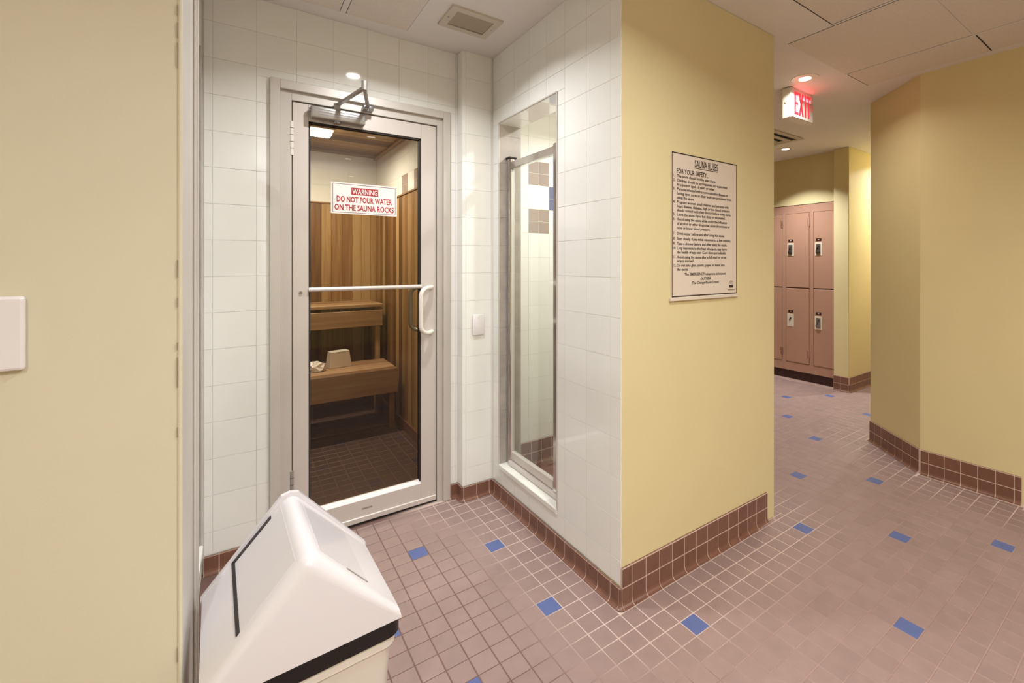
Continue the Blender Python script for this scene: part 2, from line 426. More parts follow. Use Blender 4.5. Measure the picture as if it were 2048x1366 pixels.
# ---- alcove tiled walls (grout slab + one object per glazed tile)
wb = struct(boxes('wall_back', [(-0.30, 0.11, YB+0.005, 2.60, 0, CEIL), (0.96, 1.36, YB+0.005, 2.60, 0, CEIL), (0.11, 0.96, YB+0.005, 2.60, 2.2, CEIL),
                                (1.02, 1.36, 2.456, YB+0.005, 0, CEIL)], M['wgrout']))
DX0, DX1, DZ = 0.107, 0.968, 2.205
tile_wall(wb, 'S', YB+0.005, (XL, 1.02), (0.0775, CEIL), 0.056, ZO, WP, ZP, M['tile'], holes=[(DX0, DX1, -1, DZ)])
tile_wall(wb, 'S', 2.456, (1.0165, XR), (0.0775, CEIL), 1.04, ZO, WP, ZP, M['tile'])
tile_wall(wb, 'W', 1.02, (2.4515, YB), (0.0775, CEIL), 2.60, ZO, WP, ZP, M['tile'])
OY0, OY1, OZ0, OZ1 = 1.774, 2.37, 0.19, 2.153     # shower opening
wr = struct(boxes('wall_alcove_right', [(XR+0.006, 1.345, YF+0.006, OY0, 0, CEIL), (XR+0.006, 1.345, OY1, 2.456, 0, CEIL),
                                        (XR+0.006, 1.345, OY0, OY1, 0, OZ0-0.03), (XR+0.006, 1.345, OY0, OY1, OZ1, CEIL)], M['wgrout']))
tile_wall(wr, 'W', XR+0.006, (YF+0.002, 2.45), (0.0775, CEIL), 1.395, ZO, WP*1.01, ZP, M['tile'], holes=[(OY0, OY1, OZ0-0.028, OZ1)])
# reveals of the opening
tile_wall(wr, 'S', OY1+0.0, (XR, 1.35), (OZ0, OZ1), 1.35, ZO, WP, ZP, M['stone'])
tile_wall(wr, 'N', OY0, (XR, 1.35), (OZ0, OZ1), 1.35, ZO, WP, ZP, M['tile'])
for k in range(4):
    y0, y1 = OY0 + k*(OY1-OY0)/4, OY0 + (k+1)*(OY1-OY0)/4
    place_plate('tile', ((XR+1.35)/2, (y0+y1)/2, OZ1), 'D', 1.35-XR-0.002, y1-y0-0.002, 0.006, 0.0012, M['tile'], wr)
# left alcove wall with the mirror image opening
LY0, LY1, LZ1 = 1.60, 2.40, 2.24
wl = struct(boxes('wall_alcove_left', [(-0.27, XL-0.006, LY1, YB+0.005, 0, CEIL), (-0.27, XL-0.006, 1.34, LY1, LZ1, CEIL), (-0.27, XL-0.006, 1.34, LY1, 0, 0.16)], M['wgrout']))
tile_wall(wl, 'E', XL-0.006, (LY1, YB), (0.0775, CEIL), YB-WP, ZO, WP, ZP, M['tile'])
tile_wall(wl, 'E', XL-0.006, (1.60, LY1), (LZ1, CEIL), YB-WP, ZO, WP, ZP, M['tile'])
tile_wall(wl, 'E', XL-0.006, (1.60, LY1), (0.0775, 0.16), YB-WP, ZO, WP, ZP, M['tile'])
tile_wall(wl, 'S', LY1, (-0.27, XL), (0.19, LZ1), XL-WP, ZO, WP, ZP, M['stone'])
# jamb at the end of the left wall
tj = struct_empty('trim_1')
box('jamb', -0.268, -0.0985, 1.203, 1.60, 0, CEIL, M['jamb'], tj, bev=0.003)
box('corner_bead', -0.105, -0.0965, 1.1975, 1.212, 0.0, CEIL, M['yellow_lit'], tj, bev=0.004, seg=2)
boxes('paint_chips', [(-0.1045, -0.1030, 1.1971, 1.1985, z0, z0+h) for z0, h in ((1.74, .05), (1.80, .03), (1.845, .02), (1.32, .035), (1.26, .02), (1.10, .06), (1.175, .015), (1.0, .02), (0.55, .03), (0.42, .08))], M['scuff'], tj)
box('edge_strip', -0.0985, -0.0925, 1.475, 1.492, 0, CEIL, M['jamb'], tj, bev=0.002)
box('edge_strip', -0.0985, -0.0925, 1.56, 1.572, 0, CEIL, M['jamb'], tj, bev=0.002)
box('scuffed_plate', -0.0985, -0.0962, 1.235, 1.36, 0, 0.38, M['scuff'], tj)

# ---- shower room behind the right opening
ws = struct(boxes('wall_shower', [(1.345, 2.17, 2.597, 2.66, 0, 2.5), (2.10, 2.17, YF+0.14, 2.597, 0, 2.5)], M['wgrout']))
SZ = 1.544
def shower_pick(i, j, u, z):
    r = round((z-SZ)/0.16-0.5); c = round((u-1.537)/0.161-0.5)
    if -1 < r < 4 and c >= 0:
        if c % 2 == 0 and r % 2 == 0: return (M['brown_tile'],)
        if c % 2 == 1 and r == 1: return (M['blue_wall_tile'],)
    return M['tile']
tile_wall(ws, 'S', 2.597, (1.345, 2.1), (0.10, 2.40), 1.537, SZ, 0.161, 0.16, M['tile'], pick=shower_pick)
tile_wall(ws, 'W', 2.10, (YF+0.15, 2.59), (0.10, 2.40), 2.59-0.161, SZ, 0.161, 0.16, M['tile'])
tile_wall(ws, 'E', 1.346, (OY1+0.0, 2.59), (0.10, 2.40), 2.59-0.161, SZ, 0.161, 0.16, M['tile'])
struct(box('ceiling_shower', 1.345, 2.17, YF+0.14, 2.66, 2.40, 2.46, M['ceiling']))
# left shower
wls = struct(boxes('wall_shower_left', [(-1.3, -0.27, YB+0.005, 2.60, 0, CEIL), (-1.36, -1.3, 1.34, 2.60, 0, CEIL)], M['wgrout']))
tile_wall(wls, 'S', YB+0.005, (-1.3, -0.27), (0.0, 2.4), 0.056, ZO, WP, ZP, M['tile'])
tile_wall(wls, 'E', -1.3, (1.34, 2.52), (0.0, 2.4), YB-WP, ZO, WP, ZP, M['tile'])
struct(box('ceiling_shower_left', -1.36, -0.27, 1.34, 2.60, 2.40, 2.46, M['ceiling']))

# ---- sauna room
SX0, SX1, SY1, SZC = -0.9, 1.09, 4.79, 2.377
PANEL = 1.90
wsa = struct(boxes('wall_sauna_back', [(SX0-0.1, SX1+0.1, SY1, SY1+0.1, 0, 2.5)], M['wgrout']))
def sauna_pick(i, j, u, z):
    r = round((z-PANEL)/0.16-0.5); c = math.floor((u-0.35)/0.161)
    if r == 0 and c % 2 == 0: return (M['brown_tile'],)
    return M['tile']
tile_wall(wsa, 'S', SY1, (SX0, SX1), (PANEL+0.012, SZC), 0.51, PANEL+0.012, 0.161, 0.16, M['tile'], pick=lambda i, j, u, z: (M['brown_tile'],) if (abs(u-0.43) < 0.06 and z < PANEL+0.16) else M['tile'])
wsr = struct(boxes('wall_sauna_right', [(SX1, SX1+0.08, 2.60, SY1, 0, 2.5)], M['wgrout']))
tile_wall(wsr, 'W', SX1, (2.62, SY1), (PANEL+0.012, SZC), 3.405, PANEL+0.012, 0.165, 0.16, M['tile'],
          pick=lambda i, j, u, z: (M['brown_tile'],) if (z < PANEL+0.16 and (int(round((u-3.4875)/0.165)) in (0, 2, -2, -4))) else M['tile'])
struct(boxes('wall_sauna_left', [(SX0-0.1, SX0, 2.60, SY1, 0, 2.5)], M['wood_z']))
x = SX0
while x < SX1-0.002:
    wd = min(random.choice((0.082, 0.088, 0.094)), SX1-x)
    o = box('plank', x+0.0008, x+wd-0.0008, SY1-0.014, SY1-0.0005, 0.08, PANEL, M['wood_z'], wsa, bev=0.0015); x += wd
box('cap_rail', SX0, SX1-0.02, SY1-0.022, SY1-0.0004, PANEL, PANEL+0.014, M['wood_bench'], wsa, bev=0.002)
y = 2.63
while y < SY1-0.02:
    wd = min(random.choice((0.082, 0.088, 0.094)), SY1-0.015-y)
    box('plank', SX1-0.014, SX1-0.0005, y+0.0008, y+wd-0.0008, 0.08, PANEL, M['wood_z'], wsr, bev=0.0015); y += wd
box('cap_rail', SX1-0.022, SX1-0.0004, 2.63, SY1-0.015, PANEL, PANEL+0.014, M['wood_bench'], wsr, bev=0.002)
box('corner_post', SX1-0.06, SX1-0.014, SY1-0.06, SY1-0.014, 0.0, PANEL, M['wood_z'], wsr, bev=0.003)
sc_ = struct(box('ceiling_sauna', SX0, SX1, 2.60, SY1, SZC+0.012, SZC+0.05, M['dark']))
y = 2.62
while y < SY1-0.002:
    wd = min(0.09, SY1-y)
    box('plank', SX0, SX1, y+0.0008, y+wd-0.0008, SZC, SZC+0.013, M['wood_x'], sc_, bev=0.0015); y += wd
box('cove_strip', SX1-0.03, SX1-0.006, 2.63, SY1, SZC-0.022, SZC, M['wood_x'], sc_, bev=0.003)
struct(boxes('baseboard_sauna', [(SX1-0.03, SX1-0.014, 2.63, SY1-0.06, 0.0, 0.08), (SX0, SX1-0.06, SY1-0.016, SY1-0.0005, 0.0, 0.079)], M['base']))

# ------------------------------------------------------------------ floor
BLUE = {(-7, 10), (-3, 8), (-3, 2), (2, -3), (14, -2), (18, -6), (22, -10), (10, -9), (21, 2), (25, -2), (30, 5), (34, 10), (41, 14), (46, 11),
        (-8, 0), (-10, 5), (42, 5), (6, -15), (26, -14), (14, -21), (-2, -9), (-12, -4), (37, 1), (29, 12), (38, 18), (50, 7)}
fx0, fx1, fy0, fy1 = -1.85, 6.85, -3.2, 5.1
bm = bmesh.new(); NX, NY = 110, 106
wear = bm.loops.layers.float_color.new('wear')
grid = [[bm.verts.new((fx0+(fx1-fx0)*i/NX, fy0+(fy1-fy0)*j/NY, -0.0008)) for j in range(NY+1)] for i in range(NX+1)]
light, darkg, mid = Vector(srgb(208, 186, 174)[:3]), Vector(srgb(112, 84, 77)[:3]), Vector(srgb(164, 135, 124)[:3])
def seg_d(px, py, a, b):
    ax, ay = a; bx, by = b; dx, dy = bx-ax, by-ay
    t = max(0, min(1, ((px-ax)*dx+(py-ay)*dy)/(dx*dx+dy*dy)))
    return math.hypot(px-ax-t*dx, py-ay-t*dy)
EDGES = [((XR, YF), (2.3, YF)), ((XR, YF), (XR, 2.45)), ((2.3, YF), (2.3, 4.9)), ((1.0, 2.48), (XR, 2.48)), ((3.53, .58), (3.53, 1.06)), ((3.53, 1.06), (3.875, 1.474))]
rng = random.Random(3)
def wear_col(px, py):
    d = min(seg_d(px, py, *e) for e in EDGES)
    k = max(0, min(1, (d-0.16)/0.22))
    alc = max(0, min(1, (1.35-px)/0.3))                     # the path into the alcove is the dirtiest
    core = mid.lerp(darkg, min(1, alc*0.9 + max(0, rng.gauss(0.12, 0.12))))
    c = light.lerp(core, k)
    return (c.x, c.y, c.z, 1)
wc = {}
for i in range(NX):
    for j in range(NY):
        f = bm.faces.new((grid[i][j], grid[i+1][j], grid[i+1][j+1], grid[i][j+1]))
        for l in f.loops:
            key = (round(l.vert.co.x, 3), round(l.vert.co.y, 3))
            if key not in wc: wc[key] = wear_col(*key)
            l[wear] = wc[key]
fme = bpy.data.meshes.new('floor'); bm.to_mesh(fme); bm.free()
floor = struct(link_mesh('floor', fme, M['grout']))
def to_px(x, y, z=0):
    X = x*math.cos(TH) - y*math.sin(TH); Z = x*math.sin(TH) + y*math.cos(TH)
    return (1138 + 912*X/Z, 525 + 912*(H-z)/Z, Z) if Z > 0.2 else (0, 9e9, Z)
BLOCK = [(XR-0.026, 2.225, YF-0.026, YF), (XR-0.026, 2.302, YF-0.002, 5.2), (-2, -0.09, 1.17, 2.6), (-2, 1.23, 2.505, 2.60), (1.0, 1.23, 2.43, 2.6), (-2, SX0, 2.5, 5.1),
         (SX1-0.03, 2.4, 2.55, 5.1), (5.10, 6.9, 2.124, 5.1), (5.17, 5.8, 2.3, 5.1), (3.50, 5.2, 0.575, 1.06), (3.88, 6.9, 1.06, 1.5)]
SIGHT = [((XR, YF), (2.3, YF)), ((XR, YF), (XR, 2.45)), ((2.3, YF), (2.3, 4.9)), ((-0.1, 1.2), (-3, 1.2)), ((-0.1, 1.2), (-0.13, 2.5)), ((3.53, .58), (3.53, 1.06)), ((3.53, 1.06), (3.875, 1.474)), ((3.875, 1.474), (6, 1.474)), ((3.53, .575), (5, .575)), ((5.12, 2.15), (6.7, 2.15))]
def crosses(px, py, a, b):
    def o(ax, ay, bx, by, cx, cy): return (bx-ax)*(cy-ay)-(by-ay)*(cx-ax)
    return (o(0, 0, px, py, *a)*o(0, 0, px, py, *b) < 0) and (o(*a, *b, 0, 0)*o(*a, *b, px, py) < 0)
cells = []
for i in range(-38, 70):
    for j in range(-57, 47):
        x0, y0 = GX+i*T, GY+j*T
        rs = [(x0, x0+T, y0, y0+T)]
        for b in BLOCK: rs = [q for r in rs for q in subtract(r, b)]
        for r in rs:
            ww, hh = r[1]-r[0], r[3]-r[2]
            if ww < 0.012 or hh < 0.012: continue
            px, py = (r[0]+r[1])/2, (r[2]+r[3])/2
            if px < fx0+.05 or px > fx1-.05 or py < fy0+.05 or py > fy1-.05: continue
            u, v, Z = to_px(px, py)
            vis = -30 < u < 2078 and v < 1390 and not any(crosses(px, py, *s) for s in SIGHT)
            cells.append((ww*hh/Z**3 if vis else 0, (i, j) in BLUE, py > 2.56 and px < 1.2, r))
cells.sort(key=lambda c: -c[0] - (10 if c[1] and c[0] > 0 else 0))
FG = 0.0042
rest = {'pink': [], 'blue': [], 'sauna': []}
n_single = 0
for sz_, blue, sauna, r in cells:
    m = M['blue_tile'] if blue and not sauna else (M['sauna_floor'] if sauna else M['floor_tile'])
    if sz_ > 0 and n_single < 298:
        place_plate('blue_tile' if blue and not sauna else 'tile', ((r[0]+r[1])/2, (r[2]+r[3])/2, -0.006), 'U', r[1]-r[0]-FG, r[3]-r[2]-FG, 0.0065, 0.0015, m, floor, 0.0012)
        n_single += 1
    else:
        rest['sauna' if sauna else 'blue' if blue else 'pink'].append(r)
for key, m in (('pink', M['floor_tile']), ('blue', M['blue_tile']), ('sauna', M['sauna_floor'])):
    V, F = [], []
    for r in rest[key]:
        ww, hh = r[1]-r[0]-FG, r[3]-r[2]-FG
        a, b = ww/2, hh/2; k = 0.0015; cx_, cy_ = (r[0]+r[1])/2, (r[2]+r[3])/2; n0 = len(V)
        tx, ty = random.uniform(-.0012, .0012), random.uniform(-.0012, .0012)
        for (p, q, zz) in [(-a, -b, -.0045), (a, -b, -.0045), (a, b, -.0045), (-a, b, -.0045), (-a, -b, -.0004), (a, -b, -.0004), (a, b, -.0004), (-a, b, -.0004), (-a+k, -b+k, .0005), (a-k, -b+k, .0005), (a-k, b-k, .0005), (-a+k, b-k, .0005)]:
            V.append((cx_+p, cy_+q, zz+p*tx+q*ty))
        F.append(tuple(n0+t for t in (8, 9, 10, 11)))
        for q in range(4):
            s = (q+1) % 4
            F += [tuple(n0+t for t in (q, s, 4+s, 4+q)), tuple(n0+t for t in (4+q, 4+s, 8+s, 8+q))]
    if V:
        me = bpy.data.meshes.new('distant_tiles'); me.from_pydata(V, [], F)
        o = link_mesh('distant_tiles', me, m, floor); o['kind'] = 'stuff'
# shower pans
sh = struct(box('floor_shower', 1.35, 2.10, YF+0.14, 2.597, -0.002, 0.02, M['base']))
struct(box('floor_shower_left', -1.3, -0.27, 1.34, 2.52, -0.002, 0.02, M['base']))

# ------------------------------------------------------------------ baseboards
baseboard('baseboard_left', (0.107-0.0, YB+0.0), (XL, YB), 1, off=(0.107-GX) % T)
baseboard('baseboard_recess', (1.02, YB), (0.968, YB), 1)
baseboard('baseboard_recess_side', (1.02, 2.4505), (1.02, YB-0.009), 1)
bb = baseboard('baseboard_back', (XR, 2.4505), (1.02, 2.4505), 1, off=0.026); base_corner(bb, 1.02, 2.4505, 180)
baseboard('baseboard_alcove_right', (XR, YF), (XR, 2.4415), 1, off=(GY-YF) % T)
bb = baseboard('baseboard_front', (2.222, YF), (XR, YF), 2, off=(2.222-GX) % T); base_corner(bb, XR, YF, 180)
baseboard('baseboard_right', (3.533, 0.59), (3.533, 1.056), 2, off=0.03)
baseboard('baseboard_right_diagonal', (3.533, 1.06), (3.875, 1.474), 2, off=0.0)
baseboard('baseboard_pillar', (6.6, 2.15), (5.125, 2.15), 2)
bb = baseboard('baseboard_pillar_side', (5.125, 2.15), (5.125, 2.30), 2); base_corner(bb, 5.125, 2.15, 180)
baseboard('baseboard_shower', (2.10, 2.591), (1.352, 2.591), 2, z=0.02)

# ------------------------------------------------------------------ ceiling
ce = struct(box('ceiling', -1.9, 6.9, -3.25, 5.15, CEIL, CEIL+0.08, M['ceiling']))
def cpanel(x0, x1, y0, y1, m=None, gaps=(0.003, 0.003, 0.006, 0.006)):
    box('panel_shadow', x0, x1, y0, y1, CEIL-0.0008, CEIL+0.001, M['dark'], ce)  # dark sheet stands for the shade in the gaps round the panel
    box('ceiling_panel', x0+gaps[0], x1-gaps[1], y0+gaps[2], y1-gaps[3], CEIL-0.0022, CEIL, m or M['panel'], ce, bev=0.0006)
cpanel(2.445, 3.145, 0.712, 1.338, gaps=(0.005, 0.007, 0.0, 0.001))
cpanel(3.16, 3.465, 0.70, 1.335, gaps=(0.0, 0.001, 0.006, 0.005))
cpanel(2.445, 3.145, 0.08, 0.706, gaps=(0.005, 0.005, 0.0, 0.0))
cpanel(3.16, 3.465, 0.06, 0.694, gaps=(0.0, 0.001, 0.0, 0.0))
cpanel(1.82, 2.43, 0.48, 1.10, gaps=(0.002, 0.006, 0.002, 0.006))
cpanel(0.41, 0.70, 1.8, 2.42, gaps=(0.002, 0.0015, 0.0, 0.0015))
cpanel(0.07, 0.385, 1.8, 2.42, gaps=(0.001, 0.003, 0.0, 0.0))
box('bracing_bar', 2.432, 2.444, 0.5, 1.34, CEIL-0.0012, CEIL, M['ceiling'], ce)
box('bracing_bar', 3.147, 3.159, 0.0, 1.34, CEIL-0.0012, CEIL, M['ceiling'], ce)

# ------------------------------------------------------------------ downlights
def downlight(x, y, label, power, z=CEIL, r=0.036, spread=150, col=None):
    t = thing('downlight', label, 'ceiling light', (x, y, z), 0, 'recessed ceiling downlights')
    bm = bmesh.new(); n = 28
    prof = [(r*2.3, 0.0), (r*2.25, -0.004), (r*1.3, -0.007), (r*1.05, -0.004), (r, 0.0)]
    rings = [[bm.verts.new((a*math.cos(2*PI*k/n), a*math.sin(2*PI*k/n), b)) for k in range(n)] for a, b in prof]
    for a, b in zip(rings, rings[1:]):
        for k in range(n): bm.faces.new((a[k], a[(k+1) % n], b[(k+1) % n], b[k]))
    from_bm('trim', bm, M['cream'], t, True)
    bm = bmesh.new(); B_cyl(bm, (0, 0, -0.0035), (0, 0, -0.0005), r*0.98, n=24); from_bm('lens', bm, M['lamp'], t)
    ld = bpy.data.lights.new('bulb', 'AREA'); ld.shape = 'DISK'; ld.size = r*2; ld.energy = power; ld.color = col or WARM; ld.spread = R(spread)
    lo = bpy.data.objects.new('bulb', ld); C.objects.link(lo); lo.parent = t; lo.location = (0, 0, -0.012)
    return t
PW = 16
downlight(0.58, 1.88, 'recessed round downlight in the ceiling of the white tiled alcove', PW*0.8, spread=140)
downlight(2.997, 1.523, 'recessed round downlight right above the red exit sign', PW*0.45, col=HALL)
downlight(4.69, 2.59, 'small recessed downlight on the far ceiling by the lockers', PW*1.05, spread=105)
downlight(6.0, 1.8, 'recessed downlight in the passage behind the right wall', PW*1.3)
downlight(1.01, 0.45, 'recessed downlight above the front of the yellow pier', PW)
downlight(1.0, -0.69, 'recessed downlight behind the camera, nearest the exit', PW)
downlight(1.24, -1.84, 'recessed downlight behind the camera, farthest from the sauna', PW)
downlight(-0.6, -0.6, 'added fill downlight over the left side of the room', PW*1.3)  # unseen lamp added to brighten the left wall
downlight(3.0, -1.0, 'added fill downlight over the right side of the room', PW*1.35, col=HALL)  # unseen lamp added as fill for the hall side
downlight(1.75, 1.95, 'recessed downlight inside the right shower stall', PW*0.75, z=2.40)
downlight(-0.8, 1.95, 'recessed downlight inside the left shower stall', PW*0.5, z=2.40)
downlight(4.0, 3.9, 'recessed downlight deep in the locker area', PW*0.6, spread=110)

# ------------------------------------------------------------------ vents
t = thing('ceiling_vent', 'cream rectangular louvred exhaust grille in the alcove ceiling', 'vent', (0.932, 2.143, CEIL))
boxes('frame', [(-0.13, 0.13, -0.105, -0.07, -0.01, 0), (-0.13, 0.13, 0.07, 0.105, -0.01, 0), (-0.13, -0.095, -0.07, 0.07, -0.01, 0), (0.095, 0.13, -0.07, 0.07, -0.01, 0)], M['vent'], t)
box('duct', -0.095, 0.095, -0.07, 0.07, -0.0015, -0.0002, M['dark'], t)
for k in range(9):
    yy = -0.065+k*0.0145
    bm = bmesh.new(); B_box(bm, -0.093, 0.093, -0.0065, 0.0065, -0.0008, 0.0008, mtx=Matrix.Translation((0, yy, -0.0062)) @ Matrix.Rotation(R(-28), 4, 'X'))
    from_bm('slat', bm, M['vent_slat'], t)
for sx in (-0.113, 0.113):
    bm = bmesh.new(); B_cyl(bm, (sx, 0, -0.0115), (sx, 0, -0.0098), 0.004, n=10); from_bm('screw', bm, M['steel'], t)
t = thing('ceiling_diffuser', 'square stepped air diffuser on the far ceiling, partly behind the pier', 'vent', (4.12, 2.57, CEIL))
for k, (a, zz) in enumerate(((0.31, -0.012), (0.225, -0.02), (0.14, -0.028))):
    b = a-0.045
    boxes('vane', [(-a, a, -a, -b, zz, zz+0.008), (-a, a, b, a, zz, zz+0.008), (-a, -b, -b, b, zz, zz+0.008), (b, a, -b, b, zz, zz+0.008)], M['vent'], t)
box('core', -0.07, 0.07, -0.07, 0.07, -0.032, -0.024, M['vent'], t)
box('duct', -0.29, 0.29, -0.29, 0.29, -0.003, -0.0004, M['dark'], t)

# ------------------------------------------------------------------ sauna door
dr = struct_empty('door_1')
A, A2 = M['alu'], M['alu2']
fr = boxes('frame', [(0.107, 0.147, 2.503, 2.60, 0, 2.205), (0.928, 0.968, 2.503, 2.60, 0, 2.205), (0.147, 0.928, 2.503, 2.60, 2.163, 2.205)], A, dr, bev=0.002)
boxes('inner_jamb', [(0.147, 0.194, 2.522, 2.60, 0, 2.163), (0.897, 0.928, 2.522, 2.60, 0, 2.163), (0.194, 0.897, 2.522, 2.60, 2.121, 2.163)], A, dr, bev=0.0015)
lf = boxes('leaf', [(0.198, 0.265, 2.532, 2.572, 0.022, 2.1175), (0.809, 0.893, 2.532, 2.572, 0.022, 2.1175), (0.265, 0.809, 2.532, 2.572, 2.036, 2.1175), (0.265, 0.809, 2.532, 2.572, 0.022, 0.125)], A2, dr, bev=0.0015)
bm = bmesh.new()
for x0, x1, z0, z1 in ((0.265, 0.273, 0.14, 2.036), (0.801, 0.809, 0.14, 2.036), (0.265, 0.809, 2.028, 2.036)):
    B_box(bm, x0, x1, 2.537, 2.567, z0, z1)
from_bm('glazing_bead', bm, M['dark'], dr)
bm = bmesh.new()   # sloped sill of the bottom rail
vs = [bm.verts.new(p) for p in ((0.265, 2.5322, 0.125), (0.809, 2.5322, 0.125), (0.809, 2.5485, 0.143), (0.265, 2.5485, 0.143), (0.265, 2.5715, 0.125), (0.809, 2.5715, 0.125), (0.809, 2.5585, 0.143), (0.265, 2.5585, 0.143))]
for f in ((0, 1, 2, 3), (3, 2, 6, 7), (7, 6, 5, 4), (0, 3, 7, 4), (1, 5, 6, 2), (0, 4, 5, 1)): bm.faces.new([vs[i] for i in f])
from_bm('glazing_sill', bm, M['white'], dr)
box('glass_pane', 0.267, 0.807, 2.550, 2.556, 0.13, 2.034, M['tinted'], dr)
box('threshold', 0.147, 0.928, 2.538, 2.60, 0, 0.012, M['dark'], dr)
box('sweep', 0.199, 0.892, 2.524, 2.533, 0.014, 0.042, A2, dr, bev=0.003)
box('maker_badge', 0.505, 0.555, 2.5312, 2.5325, 0.075, 0.083, M['closer'], dr)
boxes('leaf_gap', [(0.1935, 0.1985, 2.545, 2.575, 0.02, 2.122), (0.8925, 0.8975, 2.545, 2.575, 0.02, 2.122), (0.1935, 0.8975, 2.545, 2.575, 2.1172, 2.1215)], M['dark'], dr)
for z in (1.86, 0.2):
    hb = bmesh.new()
    B_cyl(hb, (0.194, 2.526, z), (0.194, 2.526, z+0.16), 0.0085, n=12)
    h = from_bm('hinge', hb, M['cream'] if z > 1 else M['closer'], dr, True)
    kb = bmesh.new()
    for q in range(1, 5): B_cyl(kb, (0.194, 2.526, z+0.032*q-0.001), (0.194, 2.526, z+0.032*q+0.001), 0.0089, n=12)
    from_bm('knuckle_joint', kb, M['dark'], h)
bm = bmesh.new(); B_cyl(bm, (0.2645, 2.528, 1.2175), (0.8095, 2.528, 1.2175), 0.0105, n=16)
from_bm('push_bar', bm, M['alu2'], dr, True)
bm = bmesh.new(); B_cyl(bm, (0.232, 2.533, 1.205), (0.232, 2.524, 1.205), 0.008, 0.006, n=12); from_bm('bolt', bm, M['steel'], dr, True)
def pull(ys, yd, m, name):
    pts = [(0.871, ys, 1.212)] + arc((0.845, ys+0.55*yd, 1.212), (0.795, ys+yd, 1.214), (0.785, ys+yd, 1.175)) + arc((0.785, ys+yd, 1.0), (0.795, ys+yd, 0.961), (0.845, ys+0.55*yd, 0.963)) + [(0.871, ys, 0.963)]
    bm = bmesh.new(); B_tube(bm, pts, 0.0115, 12)
    h = from_bm(name, bm, m, dr, True)
    return h
pull(2.534, -0.075, M['cream'], 'pull_handle')
pull(2.570, 0.075, M['closer'], 'inner_pull_handle')
# closer
cl = box('door_closer', 0.268, 0.512, 2.478, 2.531, 2.045, 2.103, M['closer'], dr, bev=0.008, seg=3, smooth=True)
bm = bmesh.new()
for z in (2.062, 2.074, 2.086): B_box(bm, 0.30, 0.505, 2.4768, 2.4785, z, z+0.003)
from_bm('groove', bm, M['steel'], cl)
bm = bmesh.new(); B_cyl(bm, (0.262, 2.505, 2.083), (0.269, 2.505, 2.083), 0.012, n=12); B_cyl(bm, (0.385, 2.5, 2.034), (0.385, 2.5, 2.046), 0.016, n=14)
from_bm('end_cap', bm, M['steel'], cl, True)
bm = bmesh.new(); B_cyl(bm, (0.385, 2.5, 2.10), (0.385, 2.5, 2.136), 0.015, n=14)
from_bm('spindle', bm, M['closer'], cl, True)
def bar(bm, p0, p1, w, h):
    p0, p1 = Vector(p0), Vector(p1); d = p1-p0; L = d.length
    q = d.to_track_quat('X', 'Z').to_matrix().to_4x4()
    B_box(bm, 0, L, -w/2, w/2, -h/2, h/2, bev=0.003, mtx=Matrix.Translation(p0) @ q)
EL = (0.452, 2.215, 2.14)
bm = bmesh.new(); bar(bm, (0.385, 2.5, 2.128), EL, 0.022, 0.011)
from_bm('closer_arm', bm, M['closer'], dr)
bm = bmesh.new(); bar(bm, EL, (0.525, 2.49, 2.145), 0.018, 0.010)
from_bm('closer_forearm', bm, M['closer'], dr)
bm = bmesh.new(); B_cyl(bm, (EL[0], EL[1], EL[2]-0.012), (EL[0], EL[1], EL[2]+0.03), 0.012, n=14)
from_bm('elbow_pin', bm, M['closer'], dr, True)
bm = bmesh.new(); B_box(bm, 0.502, 0.552, 2.48, 2.523, 2.126, 2.150, bev=0.004, seg=2); B_cyl(bm, (0.525, 2.488, 2.12), (0.525, 2.488, 2.156), 0.010, n=12)
from_bm('arm_bracket', bm, M['steel'], dr, True)

# warning sign on the glass
wsn = thing('warning_sign', 'white warning sign with red lettering stuck on the sauna door glass', 'sign', (0.5237, 2.548, 1.677))
box('board', -0.16, 0.16, -0.0005, 0.0018, -0.0795, 0.0795, M['sign_white'], wsn, bev=0.0005)
boxes('border', [(-0.152, 0.152, -0.0012, -0.0004, 0.0705, 0.0725), (-0.152, 0.152, -0.0012, -0.0004, -0.0725, -0.0705), (-0.152, -0.150, -0.0012, -0.0004, -0.0705, 0.0705), (0.150, 0.152, -0.0012, -0.0004, -0.0705, 0.0705)], M['redline'], wsn)
box('heading_panel', -0.066, 0.064, -0.0012, -0.0004, 0.021, 0.057, M['red'], wsn)
px = 0.5237
write(wsn, 'WARNING', px-0.001, 1.677+0.0255, 0.027, M['sign_white'], plane=2.548-0.0018, width=0.122, align='C', bold=0.012)
write(wsn, 'DO NOT POUR WATER', px, 1.677-0.0185, 0.030, M['red'], plane=2.548-0.0012, width=0.268, align='C', bold=0.026)
write(wsn, 'ON THE SAUNA ROCKS', px, 1.677-0.0605, 0.030, M['red'], plane=2.548-0.0012, width=0.288, align='C', bold=0.026)

